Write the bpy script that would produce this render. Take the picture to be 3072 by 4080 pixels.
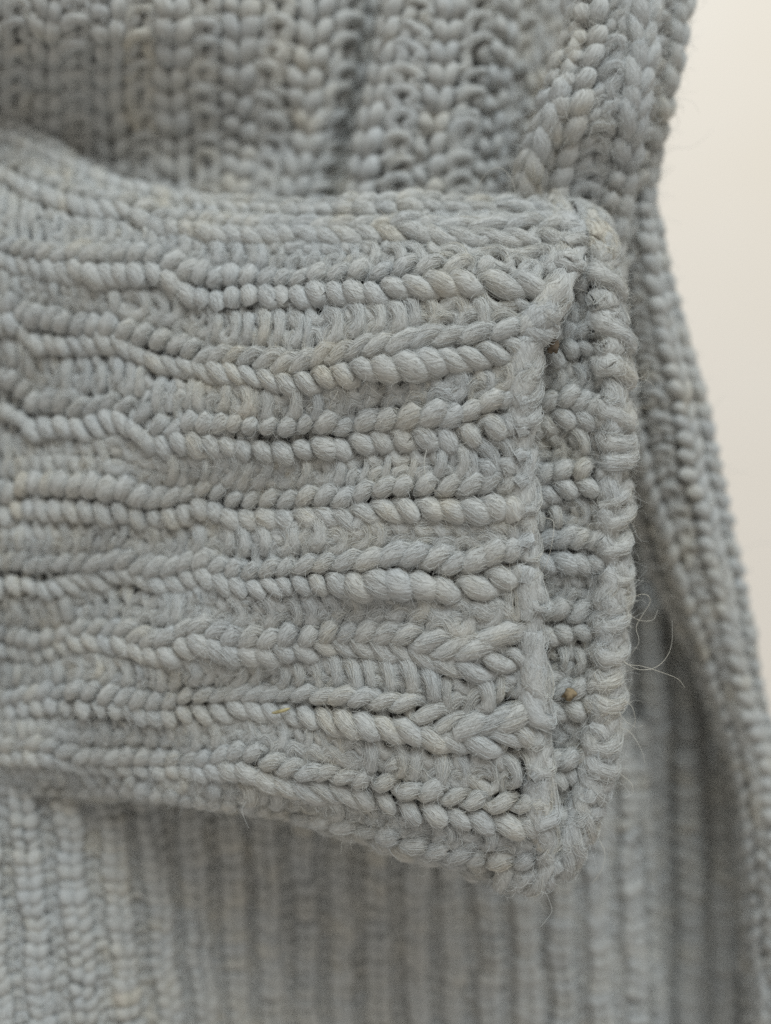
import bpy, math, random
import numpy as np

random.seed(7)
rng = np.random.default_rng(11)
for o in list(bpy.data.objects):
    bpy.data.objects.remove(o, do_unlink=True)
sc = bpy.context.scene
COL = sc.collection

# ------------------------------------------------------------------ camera
# design unit: one pixel of the 3072x4080 photograph at the focus distance
K = 1.0 / 26.0 / 1000.0            # metres per unit (26 units = 1 mm)
D = 3640.0                         # camera to the focus plane (140 mm)
cam = bpy.data.cameras.new("camera")
cam.sensor_fit = 'HORIZONTAL'
cam.sensor_width = 36.0
cam.lens = 36.0 * D / 3072.0
cam.clip_start = 0.005
cam.clip_end = 20.0
cam.dof.use_dof = True
cam.dof.focus_distance = (D + 5.0) * K
cam.dof.aperture_fstop = 6.0
co = bpy.data.objects.new("camera", cam)
co.location = (0, -D * K, 0)
co.rotation_euler = (math.radians(90), 0, 0)
COL.objects.link(co)
sc.camera = co

# ------------------------------------------------------------------ light
w = bpy.data.worlds.new("World")
sc.world = w
w.use_nodes = True
bg = w.node_tree.nodes["Background"]
bg.inputs[0].default_value = (1.0, 0.94, 0.86, 1)
bg.inputs[1].default_value = 0.54

def area(name, loc, target, size, power, col):
    l = bpy.data.lights.new(name, 'AREA')
    l.shape = 'RECTANGLE'
    l.size, l.size_y = size
    l.energy = power
    l.color = col
    o = bpy.data.objects.new(name, l)
    o.location = loc
    d = np.array(target) - np.array(loc)
    from mathutils import Vector
    o.rotation_euler = Vector(d).to_track_quat('-Z', 'Y').to_euler()
    COL.objects.link(o)
    return o

area("window_light", (0.15, -0.42, 0.72), (0, 0.02, 0), (0.6, 0.5), 7.2, (0.885, 0.965, 1.0))
sc.view_settings.view_transform = 'Standard'
sc.view_settings.look = 'None'
sc.view_settings.exposure = 0.0
sc.view_settings.gamma = 1.0
sc.view_settings.use_curve_mapping = False
sc.cycles.use_denoising = False
sc.cycles.use_adaptive_sampling = False
sc.cycles.max_bounces = 6
sc.cycles.diffuse_bounces = 4

# ------------------------------------------------------------------ materials
def wool_material(name, fibre=False):
    m = bpy.data.materials.new(name)
    m.use_nodes = True
    nt = m.node_tree
    N, L = nt.nodes, nt.links
    b = N["Principled BSDF"]
    b.inputs["Roughness"].default_value = 0.95
    b.inputs["Specular IOR Level"].default_value = 0.12
    b.inputs["Sheen Weight"].default_value = 0.12
    b.inputs["Sheen Roughness"].default_value = 0.5
    tc = N.new("ShaderNodeTexCoord")
    # broad heather patches: blue grey, greenish beige, pinkish grey
    n1 = N.new("ShaderNodeTexNoise"); n1.inputs["Scale"].default_value = 170.0; n1.inputs["Detail"].default_value = 3.0
    L.new(tc.outputs["Object"], n1.inputs["Vector"])
    tint = N.new("ShaderNodeAttribute"); tint.attribute_name = "tint"
    ad = N.new("ShaderNodeMath"); ad.operation = 'MULTIPLY_ADD'
    L.new(tint.outputs["Fac"], ad.inputs[0]); ad.inputs[1].default_value = 0.34
    sub = N.new("ShaderNodeMath"); sub.operation = 'MULTIPLY_ADD'
    L.new(n1.outputs["Fac"], sub.inputs[0]); sub.inputs[1].default_value = 0.6; sub.inputs[2].default_value = 0.04
    L.new(sub.outputs[0], ad.inputs[2])
    r = N.new("ShaderNodeValToRGB")
    e = r.color_ramp.elements
    e[0].position = 0.18; e[0].color = (0.415, 0.435, 0.44, 1)
    e[1].position = 0.86; e[1].color = (0.50, 0.457, 0.42, 1)
    x = e.new(0.42); x.color = (0.445, 0.453, 0.437, 1)
    x = e.new(0.60); x.color = (0.475, 0.46, 0.405, 1)
    L.new(ad.outputs[0], r.inputs[0])
    out = r.outputs[0]
    if not fibre:
        ya = N.new("ShaderNodeAttribute"); ya.attribute_name = "yarn"
        mp = N.new("ShaderNodeMapping"); mp.inputs["Scale"].default_value = (7.0, 7.0, 0.5)
        L.new(ya.outputs["Vector"], mp.inputs["Vector"])
        n2 = N.new("ShaderNodeTexNoise"); n2.inputs["Scale"].default_value = 1.0
        n2.inputs["Detail"].default_value = 3.0; n2.inputs["Roughness"].default_value = 0.65
        L.new(mp.outputs[0], n2.inputs["Vector"])
        rr = N.new("ShaderNodeValToRGB")
        rr.color_ramp.elements[0].position = 0.28; rr.color_ramp.elements[0].color = (0.68, 0.67, 0.66, 1)
        rr.color_ramp.elements[1].position = 0.62; rr.color_ramp.elements[1].color = (1.08, 1.08, 1.08, 1)
        L.new(n2.outputs["Fac"], rr.inputs[0])
        mx = N.new("ShaderNodeMix"); mx.data_type = 'RGBA'; mx.blend_type = 'MULTIPLY'
        mx.inputs[0].default_value = 1.0
        L.new(out, mx.inputs[6]); L.new(rr.outputs[0], mx.inputs[7])
        out = mx.outputs[2]
        bp = N.new("ShaderNodeBump"); bp.inputs["Strength"].default_value = 0.7
        bp.inputs["Distance"].default_value = 0.00035
        L.new(n2.outputs["Fac"], bp.inputs["Height"])
        L.new(bp.outputs[0], b.inputs["Normal"])
    else:
        hs = N.new("ShaderNodeHueSaturation"); hs.inputs["Value"].default_value = 1.16
        hs.inputs["Saturation"].default_value = 1.1
        L.new(out, hs.inputs["Color"]); out = hs.outputs[0]
    L.new(out, b.inputs["Base Color"])
    return m

WOOL = wool_material("grey_wool_yarn")
FIBRE = wool_material("grey_wool_fibre", True)

# ------------------------------------------------------------------ helpers
def proj(P):
    """(u, v, depth) in photo units -> world metres"""
    f = (D + P[..., 2]) / D
    return np.stack([(P[..., 0] - 1536.0) * f * K, P[..., 2] * K, (2040.0 - P[..., 1]) * f * K], -1)

class Surf:
    """smooth sheet through a grid of control points, ctrl[line across][point along] = world metres"""
    def __init__(s, ctrl, arc_a=True, arc_b=False):
        C = np.asarray(ctrl, float)
        s.nb, s.na = C.shape[:2]
        def pad(C, ax):
            C = np.moveaxis(C, ax, 0)
            a = C[0] * 2 - C[1]; a2 = C[0] * 3 - C[1] * 2
            z = C[-1] * 2 - C[-2]; z2 = C[-1] * 3 - C[-2] * 2
            return np.moveaxis(np.concatenate([[a2, a], C, [z, z2]]), 0, ax)
        s.C = pad(pad(C, 0), 1)
        s.la = s.lb = None
        if arc_a:
            t = np.linspace(0, s.na - 1, 200)
            fb = np.full_like(t, (s.nb - 1) / 2)
            l = np.concatenate([[0], np.cumsum(np.linalg.norm(np.diff(s.raw(fb, t), axis=0), axis=1))])
            s.len_a = l[-1]; s.la = (l / l[-1], t)
        if arc_b:
            t = np.linspace(0, s.nb - 1, 200)
            fa = np.full_like(t, (s.na - 1) / 2)
            l = np.concatenate([[0], np.cumsum(np.linalg.norm(np.diff(s.raw(t, fa), axis=0), axis=1))])
            s.len_b = l[-1]; s.lb = (l / l[-1], t)
    def raw(s, fb, fa):
        fb = np.clip(fb, -0.999, s.nb - 0.001); fa = np.clip(fa, -0.999, s.na - 0.001)
        ib = np.floor(fb).astype(int); ia = np.floor(fa).astype(int)
        ib = np.clip(ib, -1, s.nb - 1); ia = np.clip(ia, -1, s.na - 1)
        tb = fb - ib; ta = fa - ia
        def wts(t):
            return [-.5*t + t*t - .5*t**3, 1 - 2.5*t*t + 1.5*t**3, .5*t + 2*t*t - 1.5*t**3, -.5*t*t + .5*t**3]
        wb, wa = wts(tb), wts(ta)
        out = 0
        for i in range(4):
            for j in range(4):
                bi = np.clip(ib + 1 + i, 0, s.C.shape[0] - 1); aj = np.clip(ia + 1 + j, 0, s.C.shape[1] - 1)
                out = out + s.C[bi, aj] * (wb[i] * wa[j])[..., None]
        return out
    @staticmethod
    def _m(lut, x, n):
        x = np.asarray(x, float)
        if lut is None:
            return x * (n - 1)
        y = np.interp(x, lut[0], lut[1])
        k0 = (lut[1][3] - lut[1][0]) / (lut[0][3] - lut[0][0]); k1 = (lut[1][-1] - lut[1][-4]) / (lut[0][-1] - lut[0][-4])
        return np.where(x < 0, x * k0, np.where(x > 1, lut[1][-1] + (x - 1) * k1, y))
    def at(s, b, a):
        return s.raw(s._m(s.lb, b, s.nb), s._m(s.la, a, s.na))
    def frame(s, b, a):
        e = 2e-3
        p = s.at(b, a)
        da = s.at(b, a + e) - s.at(b, a - e); db = s.at(b + e, a) - s.at(b - e, a)
        n = np.cross(db, da)
        n /= np.linalg.norm(n, axis=-1, keepdims=True) + 1e-20
        return p, n

def smooth_noise(shape, step, amp, r):
    """low frequency random field"""
    ny, nx = max(2, int(shape[0] / step) + 3), max(2, int(shape[1] / step) + 3)
    g = r.normal(0, 1, (ny, nx))
    y = np.linspace(0, ny - 1.001, shape[0]); x = np.linspace(0, nx - 1.001, shape[1])
    iy, ix = np.floor(y).astype(int), np.floor(x).astype(int)
    fy, fx = y - iy, x - ix
    fy = fy * fy * (3 - 2 * fy); fx = fx * fx * (3 - 2 * fx)
    iy1, ix1 = np.minimum(iy + 1, ny - 1), np.minimum(ix + 1, nx - 1)
    a = g[iy][:, ix] * (1 - fx) + g[iy][:, ix1] * fx
    b = g[iy1][:, ix] * (1 - fx) + g[iy1][:, ix1] * fx
    return amp * (a * (1 - fy)[:, None] + b * fy[:, None])

def mesh_object(name, verts, faces, mat, parent, yarn=None, tint=None):
    me = bpy.data.meshes.new(name)
    nv, nf = len(verts), len(faces)
    me.vertices.add(nv); me.vertices.foreach_set("co", verts.astype(np.float32).ravel())
    me.loops.add(nf * 4); me.loops.foreach_set("vertex_index", faces.astype(np.int32).ravel())
    me.polygons.add(nf)
    me.polygons.foreach_set("loop_start", np.arange(0, nf * 4, 4, dtype=np.int32))
    me.polygons.foreach_set("use_smooth", np.ones(nf, dtype=bool))
    if yarn is not None:
        at = me.attributes.new("yarn", 'FLOAT_VECTOR', 'POINT'); at.data.foreach_set("vector", yarn.astype(np.float32).ravel())
    if tint is not None:
        at = me.attributes.new("tint", 'FLOAT', 'POINT'); at.data.foreach_set("value", tint.astype(np.float32).ravel())
    me.materials.append(mat)
    me.update(calc_edges=True)
    o = bpy.data.objects.new(name, me)
    COL.objects.link(o)
    if parent is not None:
        o.parent = parent
    return o

def hair_object(name, pts, radius, parent, tint):
    """pts (n, k, 3): n strands of k points"""
    n, k = pts.shape[:2]
    cu = bpy.data.hair_curves.new(name)
    cu.add_curves([k] * n)
    cu.attributes["position"].data.foreach_set("vector", pts.astype(np.float32).ravel())
    ra = cu.attributes.get("radius") or cu.attributes.new("radius", 'FLOAT', 'POINT')
    prof = np.linspace(1.0, 0.45, k)[None, :] * np.asarray(radius).reshape(-1, 1)
    prof = np.broadcast_to(prof, (n, k))
    ra.data.foreach_set("value", np.ascontiguousarray(prof, dtype=np.float32).ravel())
    ta = cu.attributes.new("tint", 'FLOAT', 'CURVE')
    ta.data.foreach_set("value", tint.astype(np.float32))
    cu.materials.append(FIBRE)
    o = bpy.data.objects.new(name, cu)
    o["kind"] = "stuff"
    COL.objects.link(o)
    o.parent = parent
    return o

class Yarn:
    """all yarn of one patch: centre lines, frames and radii, kept for the fuzz"""
    def __init__(s): s.c = []; s.t = []; s.n = []; s.b = []; s.r = []; s.tint = []
    def add(s, c, t, n, b, r, tint):
        s.c.append(c); s.t.append(t); s.n.append(n); s.b.append(b); s.r.append(r); s.tint.append(tint)

def tube_rings(c, nref, r, m):
    t = np.gradient(c, axis=0)
    t /= np.linalg.norm(t, axis=1, keepdims=True) + 1e-20
    n = nref - (nref * t).sum(1, keepdims=True) * t
    n /= np.linalg.norm(n, axis=1, keepdims=True) + 1e-20
    b = np.cross(t, n)
    th = np.linspace(0, 2 * math.pi, m, endpoint=False)
    ring = c[:, None] + r[:, None, None] * (np.cos(th)[None, :, None] * n[:, None] + np.sin(th)[None, :, None] * b[:, None])
    return ring, t, n, b, th

def knit(parent, S, nw, nc, rad, dz, relief, hh=1.5, aa=0.26, ns=16, m=9, first=1, plain=False, q_of=None,
         names=("rib", "furrow"), jit=1.0, seed=0, hug=40, fly=6, hug_r=0.75, fly_len=1.0, fuzz_name="wool_fuzz", loose=0.0, kw=0.0, grow=0.0, a_end=1.0, swell=0.0, pfac=0.0):
    """knitted fabric of real yarn on the sheet S: nw wales across, nc courses along; one mesh for each wale"""
    r = np.random.default_rng(seed)
    rad *= K; dz *= K; relief *= K
    nq = nw * ns + 1
    Q = np.linspace(0, nw, nq)
    fr = Q % 1.0
    if plain:
        sgn = np.full(nq, float(first))
    else:
        sgn = np.clip(np.sin(math.pi * Q) * 1.8, -1, 1) * first
    wob_p = smooth_noise((nc, nq), 1.4 * 4, 0.20 * jit, r) + smooth_noise((nc, nq), 6, 0.07 * jit, r)
    wob_q = smooth_noise((nc, nq), 7, 0.055 * jit, r)
    lf = smooth_noise((nc, nw + 1), 3.2, 0.10 * jit, np.random.default_rng(seed + 500))
    wob_q = wob_q + np.stack([np.interp(Q, np.arange(nw + 1), row) for row in lf]) * (not plain)
    wob_z = smooth_noise((nc, nq), 6, 0.30 * jit, r)
    wob_h = smooth_noise((nc, nq), 9, 0.13 * jit, r)
    wob_r = smooth_noise((nc, nq), 7, 0.12 * jit, r)
    lo = (1 + loose * np.clip((np.arange(nc) / nc - 0.74) / 0.2, 0, 1) ** 1.5)[:, None]
    wob_p, wob_q, wob_z, wob_r = wob_p * lo, wob_q * lo, wob_z * lo, wob_r * lo
    st = lambda amp: np.repeat(r.normal(0, amp * jit, (nc, nw)) * lo, ns, axis=1)
    bell = np.sin(math.pi * fr) ** 2
    pad1 = lambda A: np.concatenate([A, A[:, -1:]], 1)
    wob_r = wob_r + pad1(st(0.13)) * bell
    wob_h = wob_h + pad1(st(0.16)) * bell
    wob_q = wob_q + pad1(st(0.05)) * bell
    wob_z = wob_z + pad1(st(0.35)) * bell
    tint_f = smooth_noise((nc, nq), 30, 0.14, r) + pad1(np.repeat(r.normal(0, .16, (nc, nw)), ns, axis=1))
    verts = [[] for _ in range(nw)]; faces = [[] for _ in range(nw)]; yv = [[] for _ in range(nw)]; tv = [[] for _ in range(nw)]
    cnt = [0] * nw
    Y = Yarn()
    for j in range(nc):
        p = j + (hh + wob_h[j]) / 2 * (1 - np.cos(2 * math.pi * fr)) + wob_p[j]
        p = np.where(p > nc - 0.35, nc - 0.35 + 0.3 * (p - nc + 0.35), p)
        q = Q + aa * np.sin(4 * math.pi * fr) + wob_q[j]
        if kw: q = q + kw * (np.cos(math.pi * q) - 1) / 2
        b = q_of(q) if q_of else q / nw
        x = p / nc * a_end
        pos, n = S.frame(b, x * (1 - grow) + grow * x * x)
        z = -sgn * np.cos(4 * math.pi * fr) * dz * (1 + wob_z[j])
        if plain: z = z + relief * np.sin(math.pi * Q / nw)
        else: z = z + relief * np.sin(math.pi * Q) * first
        c = pos + n * z[:, None]
        rr = rad * (1 + pfac * (sgn < 0) * (not plain)) * (0.60 + 0.60 * np.abs(np.sin(2 * math.pi * fr)) ** 1.4) * (1 + swell * (j / nc - 0.4)) * (1 + wob_r[j])
        ring, t, nn, bb, th = tube_rings(c, n, rr, m)
        ln = np.concatenate([[0], np.cumsum(np.linalg.norm(np.diff(c, axis=0), axis=1))])
        tw = th[None, :] + ln[:, None] / rad * 0.45
        ya = np.stack([np.cos(tw), np.sin(tw), np.broadcast_to((ln / rad)[:, None] + j * 7.3, tw.shape)], -1)
        Y.add(c, t, nn, bb, rr, tint_f[j])
        for i in range(nw):
            a0, a1 = i * ns, (i + 1) * ns + 1
            k = a1 - a0
            verts[i].append(ring[a0:a1].reshape(-1, 3)); yv[i].append(ya[a0:a1].reshape(-1, 3))
            tv[i].append(np.repeat(tint_f[j][a0:a1], m))
            g = np.arange(k * m).reshape(k, m) + cnt[i]
            g2 = np.roll(g, -1, axis=1)
            f = np.stack([g[:-1], g2[:-1], g2[1:], g[1:]], -1).reshape(-1, 4)
            faces[i].append(f); cnt[i] += k * m
    for i in range(nw):
        nm = names[0] if plain or (i % 2 == 0) == (first > 0) else names[1]
        mesh_object(nm, np.concatenate(verts[i]), np.concatenate(faces[i]), WOOL, parent, np.concatenate(yv[i]), np.concatenate(tv[i]))
    fuzz(parent, Y, nw * nc, hug, fly, hug_r, fly_len, r, fuzz_name)
    return Y

def fuzz(parent, Y, nst, hug, fly, hug_r, fly_len, r, name):
    c = np.stack(Y.c); t = np.stack(Y.t); n = np.stack(Y.n); b = np.stack(Y.b); rr = np.stack(Y.r); ti = np.stack(Y.tint)
    nc, nq = rr.shape
    if hug:
        N = int(nst * hug); k = 6
        j = r.integers(0, nc, N); i0 = r.uniform(0, nq - 1, N); th = r.uniform(0, 2 * math.pi, N)
        span = r.uniform(2.5, 8.0, N) * r.choice([-1, 1], N)
        s = np.linspace(0, 1, k)
        ii = np.clip(i0[:, None] + span[:, None] * s, 0, nq - 1.001)
        i1 = np.floor(ii).astype(int); f = (ii - i1)[..., None]
        jj = j[:, None]
        def g(A):
            return A[jj, i1] * (1 - f) + A[jj, np.minimum(i1 + 1, nq - 1)] * f
        R = (rr[jj, i1])[..., None]
        ang = th[:, None] + span[:, None] * s * 0.16 + r.normal(0, 0.10, (N, k)).cumsum(1) + (r.normal(0, .35, N)[:, None] * s)
        lift = (0.97 + np.abs(r.normal(0, 0.10, N))[:, None] * s ** 1.5 + r.uniform(0, 0.05, (N, k)))[..., None]
        P = g(c) + R * lift * (np.cos(ang)[..., None] * g(n) + np.sin(ang)[..., None] * g(b))
        hair_object(name, P, r.uniform(0.6, 1.25, N) * hug_r * K, parent, ti[j, i0.astype(int)] + r.normal(0, .22, N))
    if fly:
        N = int(nst * fly); k = 9
        j = r.integers(0, nc, N); i = r.integers(0, nq, N); th = r.uniform(0, 2 * math.pi, N)
        nr = np.cos(th)[:, None] * n[j, i] + np.sin(th)[:, None] * b[j, i]
        p0 = c[j, i] + rr[j, i][:, None] * 0.9 * nr
        L = np.clip(r.lognormal(math.log(60), 0.55, N), 20, 260) * K * fly_len
        d = 0.6 * nr + t[j, i] * r.choice([-1, 1], N)[:, None] * r.uniform(.2, 1.3, N)[:, None] + r.normal(0, .35, (N, 3))
        d /= np.linalg.norm(d, axis=1, keepdims=True)
        ax = r.normal(0, 1, (N, 3)); ax /= np.linalg.norm(ax, axis=1, keepdims=True)
        curl = r.normal(0, 0.55, N)[:, None]
        P = [p0]
        for q in range(k - 1):
            P.append(P[-1] + d * (L / (k - 1))[:, None])
            d = d + np.cross(ax, d) * curl + r.normal(0, .13, (N, 3)) - nr * 0.07
            d /= np.linalg.norm(d, axis=1, keepdims=True)
        hair_object(name, np.stack(P, 1), r.uniform(0.6, 1.1, N) * hug_r * 0.75 * K, parent, ti[j, i] + r.normal(0, .22, N))

def sheet(name, S, parent, off, b0=0.0, b1=1.0, nb=60, na=60, relief=0, nw=0, first=1, q_of=None, a0=0.0, a1=1.0):
    """inner layer of the fabric, the wool seen down between the stitches"""
    if q_of:
        qq = np.linspace(0, nw, nb); bb = q_of(qq)
    else:
        bb = np.linspace(b0, b1, nb); qq = bb * nw
    A, B = np.meshgrid(np.linspace(a0, a1, na), bb)
    p, n = S.frame(B, A)
    z = off * K + np.sin(math.pi * np.repeat(qq[:, None], na, 1)) * relief * K * first
    v = (p + n * z[..., None]).reshape(-1, 3)
    g = np.arange(nb * na).reshape(nb, na)
    f = np.stack([g[:-1, :-1], g[:-1, 1:], g[1:, 1:], g[1:, :-1]], -1).reshape(-1, 4)
    rs = np.random.default_rng(3)
    ya = np.stack([A.ravel() * 90, B.ravel() * 90, np.zeros(A.size)], -1)
    return mesh_object(name, v, f, WOOL, parent, ya, np.zeros(len(v)))

def empty(name, loc):
    o = bpy.data.objects.new(name, None)
    o.location = loc; o.empty_display_size = 0.01
    COL.objects.link(o)
    return o

def keep_world(root):
    """parts were built in world coordinates: cancel the root's offset"""
    from mathutils import Matrix
    inv = Matrix.Translation(root.location).inverted()
    for c in root.children:
        c.matrix_parent_inverse = inv

S1 = 3072.0 / 1666.0        # positions below were read off a 1666 px wide view
def ctrl(rows):
    return proj(np.array(rows, float) * np.array([S1, S1, 1.0]))

# ------------------------------------------------------------------ wall
me = bpy.data.meshes.new("wall")
yw = 9500 * K
me.from_pydata([(-1.2, yw, -1.2), (1.2, yw, -1.2), (1.2, yw, 1.2), (-1.2, yw, 1.2)], [], [(0, 1, 2, 3)])
wm = bpy.data.materials.new("cream_wall_paint"); wm.use_nodes = True
nt = wm.node_tree; pb = nt.nodes["Principled BSDF"]
pb.inputs["Roughness"].default_value = 0.7
tn = nt.nodes.new("ShaderNodeTexNoise"); tn.inputs["Scale"].default_value = 6.0; tn.inputs["Detail"].default_value = 4
tcw = nt.nodes.new("ShaderNodeTexCoord"); nt.links.new(tcw.outputs["Object"], tn.inputs["Vector"])
rw = nt.nodes.new("ShaderNodeValToRGB")
rw.color_ramp.elements[0].position = 0.3; rw.color_ramp.elements[0].color = (0.76, 0.70, 0.62, 1)
rw.color_ramp.elements[1].position = 0.7; rw.color_ramp.elements[1].color = (0.79, 0.745, 0.69, 1)
nt.links.new(tn.outputs["Fac"], rw.inputs[0]); nt.links.new(rw.outputs[0], pb.inputs["Base Color"])
me.materials.append(wm)
wall = bpy.data.objects.new("wall", me); wall["kind"] = "structure"
COL.objects.link(wall)

# ------------------------------------------------------------------ belt
belt = empty("knitted_belt", tuple(proj(np.array([1536.0, 3500.0, 300.0]))))
belt["label"] = "wide grey wool belt with horizontal ribs and a double-layered end"
belt["category"] = "belt"

cols = [-60, 100, 220, 400, 600, 800, 950, 1130]
base = [600, 485, 395, 275, 155, 58, 15, 0]
lines = [
 # y along the columns, depth offset, x of the right end
 ([258, 330, 395, 440, 462, 456, 452, 456], 330, 1175),
 ([355, 404, 440, 484, 506, 503, 497, 500], 190, 1228),
 ([505, 542, 565, 590, 607, 608, 605, 612], 20, 1200),
 ([672, 700, 718, 758, 785, 772, 755, 748], -25, 1135),
 ([865, 875, 888, 918, 942, 932, 918, 905], -20, 1115),
 ([1082, 1078, 1080, 1083, 1085, 1085, 1085, 1075], -15, 1118),
 ([1250, 1244, 1240, 1236, 1232, 1226, 1220, 1215], -15, 1130),
 ([1390, 1388, 1384, 1381, 1377, 1385, 1385, 1375], -15, 1138),
 ([1515, 1513, 1511, 1510, 1515, 1545, 1558, 1555], -10, 1145),
 ([1615, 1622, 1632, 1645, 1662, 1700, 1728, 1742], 10, 1155),
 ([1695, 1700, 1704, 1712, 1742, 1795, 1838, 1862], 110, 1165),
 ([1680, 1685, 1690, 1700, 1730, 1785, 1835, 1870], 420, 1150),
]
rows = []
for k, (ys, off, xr) in enumerate(lines):
    xs = cols[:-1] + [xr]
    dd = [b + off + 40 * math.sin(0.9 * i * (1 + 0.13 * k) + 1.7 * k) * (i < 6) for i, b in enumerate(base)]
    rows.append([(x, y, d) for x, y, d in zip(xs, ys, dd)])
SB = Surf(ctrl(rows))
nl = len(lines)
NWB = 2 * nl - 1
qb = lambda q: (q - 0.5) / 2 / (nl - 1)
front = sheet("front_layer", SB, belt, -58, nb=150, na=80, relief=3, nw=NWB, q_of=qb)
front["label"] = "front layer of the belt with ribbed stitches"
knit(front, SB, NWB, 33, 31, 19, 2, q_of=qb, seed=5, pfac=0.07, hug=210, fly=190, fly_len=0.55, jit=1.3, hug_r=0.85, loose=0.25, kw=-0.14, aa=0.25, hh=1.5, grow=0.15, a_end=1.0, swell=0.2)

def edge_ribbon(path, wi, dp):
    """narrow strip that follows an edge and rolls round it"""
    P = np.array(path, float)
    t = np.gradient(P[:, :2], axis=0); t /= np.linalg.norm(t, axis=1, keepdims=True)
    nrm = np.stack([t[:, 1], -t[:, 0]], 1)       # to the right of a path that runs down
    out = []
    for k, d in ((-1, dp[0]), (0, dp[1]), (1, dp[2])):
        Q = P.copy(); Q[:, :2] += nrm * wi * k; Q[:, 2] += d
        out.append(Q)
    return np.stack(out)

ep = [(xr + 8, ys[-1], off - 8) for ys, off, xr in lines[:-1]] + [(1120, 1886, 190)]
SE = Surf(ctrl(edge_ribbon([(x + 5, y, d + 8) for x, y, d in ep], 14, (-6, -6, 56))[::-1]))
fe = sheet("edge_chain", SE, belt, -28, nb=8, na=120)
fe["label"] = "chunky cast-off chain along the end of the front layer"
knit(fe, SE, 1, 25, 43, 18, 6, hh=1.4, aa=0.2, first=-1, plain=True, names=("stitch_column",), seed=8, hug=190, fly=220, fly_len=0.55, jit=1.7, hug_r=0.85)

# back layer of the belt
colb = [1000, 1110, 1220, 1312]
yb = [(458, 420), (515, 270), (600, 175), (740, 150), (890, 135), (1040, 130), (1190, 130), (1340, 130), (1490, 130), (1640, 135), (1770, 140), (1850, 160)]
xr = [1255, 1285, 1300, 1322, 1322, 1326, 1318, 1320, 1306, 1292, 1262, 1205]
rows = []
for (y, d), x3 in zip(yb, xr):
    x0 = 1000
    rows.append([(x0 + (x3 - x0) * f, y + (8 if d < 300 else 0) * (1 - f), d + g) for f, g in ((0, 80), (.33, 60), (.66, 15), (1, -10))])
SK = Surf(ctrl(rows))
nlk = len(rows); NWK = 2 * nlk - 1
qk = lambda q: (q - 0.5) / 2 / (nlk - 1)
back = sheet("back_layer", SK, belt, -48, nb=120, na=20, relief=12, nw=NWK, q_of=qk)
back["label"] = "back layer of the belt behind the front edge"
knit(back, SK, NWK, 8, 33, 22, 4, q_of=qk, seed=21, pfac=-0.1, hug=190, fly=270, fly_len=0.55, jit=1.3, hug_r=0.85, kw=-0.15, aa=0.23, a_end=0.97)
kp = [(1180, 462, 420), (1250, 474, 300), (1292, 515, 220), (1302, 590, 180), (1314, 680, 150), (1328, 780, 140), (1324, 900, 130), (1330, 1000, 130), (1320, 1150, 130),
      (1324, 1250, 130), (1310, 1400, 130), (1300, 1550, 130), (1286, 1680, 130), (1250, 1795, 130), (1212, 1860, 125), (1160, 1892, 125), (1080, 1888, 150)]
SKE = Surf(ctrl(edge_ribbon(kp, 20, (-20, -30, 55))[::-1]))
be = sheet("edge_chain", SKE, belt, -28, nb=8, na=120)
be["label"] = "cast-off chain along the end of the back layer"
knit(be, SKE, 1, 30, 47, 14, 10, hh=1.4, plain=True, first=-1, names=("stitch_column",), seed=31, hug=200, fly=330, fly_len=0.7, jit=1.7, hug_r=0.85)

# single long fibres that stand off the edge
def spline(P, n=40):
    P = np.array(P, float); P = np.concatenate([[2 * P[0] - P[1]], P, [2 * P[-1] - P[-2]]])
    t = np.linspace(0, len(P) - 3.001, n); i = np.floor(t).astype(int); f = (t - i)[:, None]
    a, b, c, d = P[i], P[i + 1], P[i + 2], P[i + 3]
    return .5 * (2 * b + (c - a) * f + (2 * a - 5 * b + 4 * c - d) * f ** 2 + (3 * b - a - 3 * c + d) * f ** 3)
fib = [
 [(2470, 2450, 150), (2500, 2395, 120), (2545, 2370, 90), (2580, 2372, 80), (2590, 2400, 90), (2560, 2450, 100), (2535, 2500, 90), (2545, 2560, 70), (2500, 2620, 100), (2455, 2640, 150)],
 [(2460, 2600, 150), (2500, 2645, 90), (2550, 2668, 60), (2610, 2660, 60), (2655, 2620, 70), (2677, 2560, 80), (2678, 2470, 90)],
 [(2465, 2570, 150), (2490, 2640, 80), (2560, 2655, 60), (2640, 2680, 60), (2700, 2705, 50), (2728, 2738, 40)],
 [(2480, 2400, 150), (2500, 2440, 110), (2545, 2470, 90), (2600, 2470, 90), (2622, 2430, 100)],
 [(2455, 2760, 150), (2490, 2790, 110), (2520, 2820, 90), (2530, 2880, 90), (2500, 2920, 120), (2440, 2960, 150)],
 [(2440, 2900, 150), (2500, 2910, 110), (2535, 2950, 90), (2560, 3000, 80), (2570, 3040, 80)],
 [(2430, 3020, 150), (2470, 3080, 120), (2515, 3120, 100), (2520, 3160, 100), (2490, 3180, 110)],
 [(1880, 800, 280), (1930, 700, 240), (1985, 668, 220), (2030, 700, 200), (2052, 760, 190), (2046, 815, 180)],
 [(2165, 2060, 0), (2205, 2080, -30), (2200, 2160, -40), (2180, 2240, -20), (2150, 2300, 0)],
 [(2030, 2230, -40), (2035, 2330, -60), (2045, 2420, -60), (2050, 2510, -40)],
 [(2160, 2600, 0), (2200, 2680, -30), (2205, 2760, -20), (2190, 2830, 10)],
 [(1700, 1790, -40), (1690, 1850, -70), (1705, 1920, -70), (1760, 1980, -40)],
 [(2390, 3350, 150), (2410, 3400, 120), (2400, 3460, 120), (2360, 3520, 130)],
]
hair_object("loose_fibre", proj(np.stack([spline(f) for f in fib])), np.full(len(fib), 1.0 * K), belt, np.full(len(fib), .6))

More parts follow.
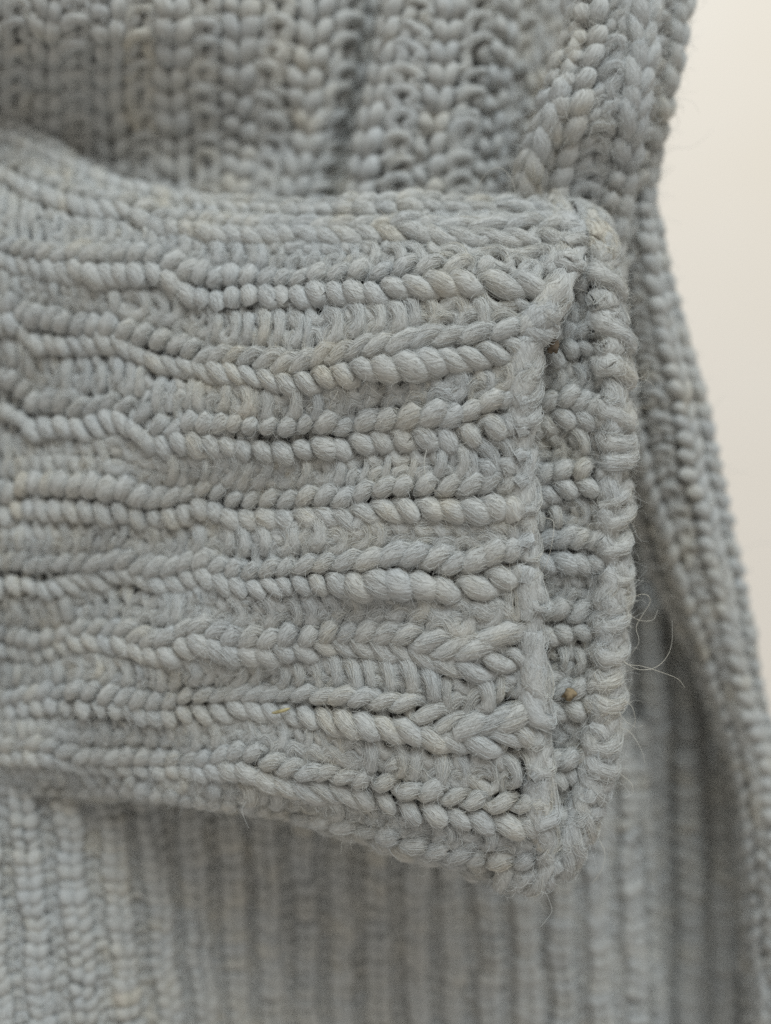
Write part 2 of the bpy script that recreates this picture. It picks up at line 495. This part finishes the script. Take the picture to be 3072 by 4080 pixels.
# ------------------------------------------------------------------ cardigan
card = empty("knitted_cardigan", tuple(proj(np.array([1536.0, 4200.0, 1200.0]))))
card["label"] = "pale blue-grey ribbed wool cardigan gathered in folds by its belt"
card["category"] = "cardigan"

# upper front: vertical ribs with a pleat
ux_top = [-60, 150, 350, 550, 720, 822, 868, 960, 1080, 1190, 1270]
ux_bot = [-60, 165, 360, 530, 665, 742, 775, 890, 1020, 1110, 1180]
ud_top = [420, 470, 550, 630, 720, 930, 620, 590, 700, 1020, 1300]
ud_bot = [1040, 1000, 940, 880, 850, 990, 700, 650, 740, 1020, 1300]
rows = []
for i in range(len(ux_top)):
    r = []
    for f in (-.12, .15, .45, .75, 1.0, 1.25):
        g = min(1.0, max(f, 0) / (0.62 + 0.035 * i)) ** 1.25
        r.append((ux_top[i] + (ux_bot[i] - ux_top[i]) * f, 430 * f, ud_top[i] + (ud_bot[i] - ud_top[i]) * g))
    rows.append(r[::-1])
SU = Surf(ctrl(rows), arc_b=True)
upper = sheet("upper_front", SU, card, -46, nb=160, na=40, relief=0, nw=23)
knit(upper, SU, 23, 12, 37, 17, -5, hh=1.12, aa=0.16, kw=0.05, seed=41, hug=40, fly=25, hug_r=1.3, first=1, ns=14, m=8, jit=0.9)

# front band: the strip with a selvedge to the right of the pleats
bx = [(1262, 1300, 1345, 1395, 1440, 1482), (1235, 1285, 1335, 1385, 1425, 1462), (1190, 1245, 1305, 1360, 1400, 1430), (1150, 1215, 1280, 1335, 1375, 1404), (1110, 1190, 1260, 1318, 1360, 1394), (1080, 1170, 1245, 1308, 1352, 1388)]
by = [-40, 110, 240, 370, 500, 620]
bd = [260, 240, 250, 290, 400, 560]
rows = []
for i in range(6):
    rows.append([(bx[k][i], by[k], bd[i] + (60 if k > 2 else 0) + 60 * (k - 2) * (k > 2)) for k in range(6)][::-1])
SF = Surf(ctrl(rows), arc_b=True)
band = sheet("front_band", SF, card, -36, nb=40, na=40, relief=15, nw=5)
knit(band, SF, 5, 13, 37, 22, 6, hh=1.3, aa=0.2, seed=51, hug=90, fly=140, hug_r=1.0, ns=14, m=8, jit=1.0)

cp = [(1256, -40, 255), (1230, 110, 255), (1186, 240, 255), (1146, 370, 320), (1104, 500, 440)]
SBE = Surf(ctrl(edge_ribbon(cp, 13, (55, 0, -4))[::-1]))
bed = sheet("selvedge", SBE, card, -26, nb=8, na=40)
bed["label"] = "slim selvedge chain along the front band"
knit(bed, SBE, 1, 12, 31, 18, 4, hh=1.5, plain=True, names=("stitch_column",), seed=55, hug=80, fly=80, jit=1.4, hug_r=1.1)

# skirt to the right, flaring below the belt
sx = [(1285, 1325, 1362, 1386, 1397), (1310, 1350, 1390, 1425, 1442), (1325, 1375, 1430, 1475, 1502), (1360, 1410, 1465, 1515, 1547), (1430, 1470, 1515, 1560, 1592), (1520, 1545, 1575, 1605, 1628), (1590, 1610, 1635, 1660, 1680), (1615, 1640, 1670, 1700, 1720), (1625, 1655, 1690, 1725, 1750)]
sy = [440, 640, 850, 1050, 1250, 1450, 1700, 2000, 2300]
sd = [900, 640, 560, 600, 760]
rows = []
for i in range(5):
    rows.append([(sx[k][i], sy[k], sd[i] + 45 * k) for k in range(9)][::-1])
SS = Surf(ctrl(rows), arc_b=True)
side = sheet("skirt_side", SS, card, -36, nb=40, na=60, relief=10, nw=7)
knit(side, SS, 7, 50, 27, 19, 14, seed=61, hug=20, fly=12, hug_r=1.5, ns=12, m=7, jit=1.2)

# inside of the skirt, in the shadow of the fold
ix = [1240, 1330, 1410, 1480, 1550, 1620, 1690]
rows = [[(min(x + 30 * f - 15, 1420 + 330 * f), y, d) for f, y in ((0, 1000), (.3, 1300), (.6, 1700), (.8, 2000), (1, 2350))][::-1] for x, d in zip(ix, [1350, 1450, 1520, 1550, 1500, 1400, 1300])]
SI = Surf(ctrl(rows), arc_b=True)
inner = sheet("skirt_inner", SI, card, -36, nb=60, na=60, relief=24, nw=11)
knit(inner, SI, 11, 40, 36, 26, 30, seed=71, hug=8, fly=4, hug_r=1.6, ns=12, m=7)

# lower front below the belt
lx = [-80, 150, 350, 560, 760, 960, 1150, 1290, 1365, 1370]
lxb = [-10, 235, 425, 600, 780, 980, 1170, 1320, 1412, 1418]
ld = [620, 690, 850, 980, 1030, 1050, 1040, 1060, 1180, 1440]
rows = [[(x0 + (x1 - x0) * f, 1560 + 760 * f, d + 60 * f - 260 * f * max(0.0, 1 - max(x0, 0) / 600)) for f in (0, .25, .5, .75, 1)][::-1] for x0, x1, d in zip(lx, lxb, ld)]
SL = Surf(ctrl(rows), arc_b=True)
lower = sheet("lower_front", SL, card, -44, nb=200, na=40, relief=18, nw=39)
knit(lower, SL, 39, 27, 31, 20, 18, hh=1.3, aa=0.2, seed=81, hug=16, fly=12, hug_r=1.8, ns=12, m=7, jit=1.2)

# ------------------------------------------------------------------ bits of dried plant caught in the wool
def fleck(size, loc, rot, col, label, seed):
    r = np.random.default_rng(seed)
    import bmesh
    from mathutils import Vector, noise
    bm = bmesh.new()
    bmesh.ops.create_icosphere(bm, subdivisions=3, radius=1.0)
    for v in bm.verts:
        k = 1 + 0.55 * noise.noise(v.co * 1.6 + Vector((seed, 0, 0))) + 0.25 * noise.noise(v.co * 4.1 + Vector((0, seed, 0)))
        v.co = Vector((v.co.x * size[0] * k, v.co.y * size[1] * k, v.co.z * size[2] * k)) * K
    me = bpy.data.meshes.new("plant_fleck"); bm.to_mesh(me); bm.free()
    m = bpy.data.materials.new("dried_plant"); m.use_nodes = True
    nt = m.node_tree; pb = nt.nodes["Principled BSDF"]; pb.inputs["Roughness"].default_value = 0.8
    tx = nt.nodes.new("ShaderNodeTexNoise"); tx.inputs["Scale"].default_value = 1400; tx.inputs["Detail"].default_value = 4
    tc = nt.nodes.new("ShaderNodeTexCoord"); nt.links.new(tc.outputs["Object"], tx.inputs["Vector"])
    rp = nt.nodes.new("ShaderNodeValToRGB")
    rp.color_ramp.elements[0].position = .35; rp.color_ramp.elements[0].color = tuple(c * .5 for c in col) + (1,)
    rp.color_ramp.elements[1].position = .65; rp.color_ramp.elements[1].color = col + (1,)
    nt.links.new(tx.outputs["Fac"], rp.inputs[0]); nt.links.new(rp.outputs[0], pb.inputs["Base Color"])
    me.materials.append(m)
    for p in me.polygons: p.use_smooth = True
    o = bpy.data.objects.new("plant_fleck", me)
    o.location = tuple(proj(np.array(loc, float))); o.rotation_euler = rot
    o["label"] = label; o["category"] = "plant fleck"
    COL.objects.link(o)

fleck((30, 14, 22), (2268, 2768, 74), (0, math.radians(-35), 0), (0.26, 0.20, 0.12), "brown fleck of dried plant caught on the back layer of the belt", 3)
fleck((22, 14, 32), (2206, 1378, 10), (0, math.radians(20), 0), (0.13, 0.10, 0.07), "dark chaff bit lodged in the top corner of the belt's front edge", 9)
fleck((40, 7, 7), (1122, 2832, 92), (0, math.radians(-14), 0), (0.42, 0.37, 0.2), "thin yellow straw sliver stuck between two ribs of the belt", 14)

for root in (belt, card):
    keep_world(root)
bpy.context.view_layer.update()
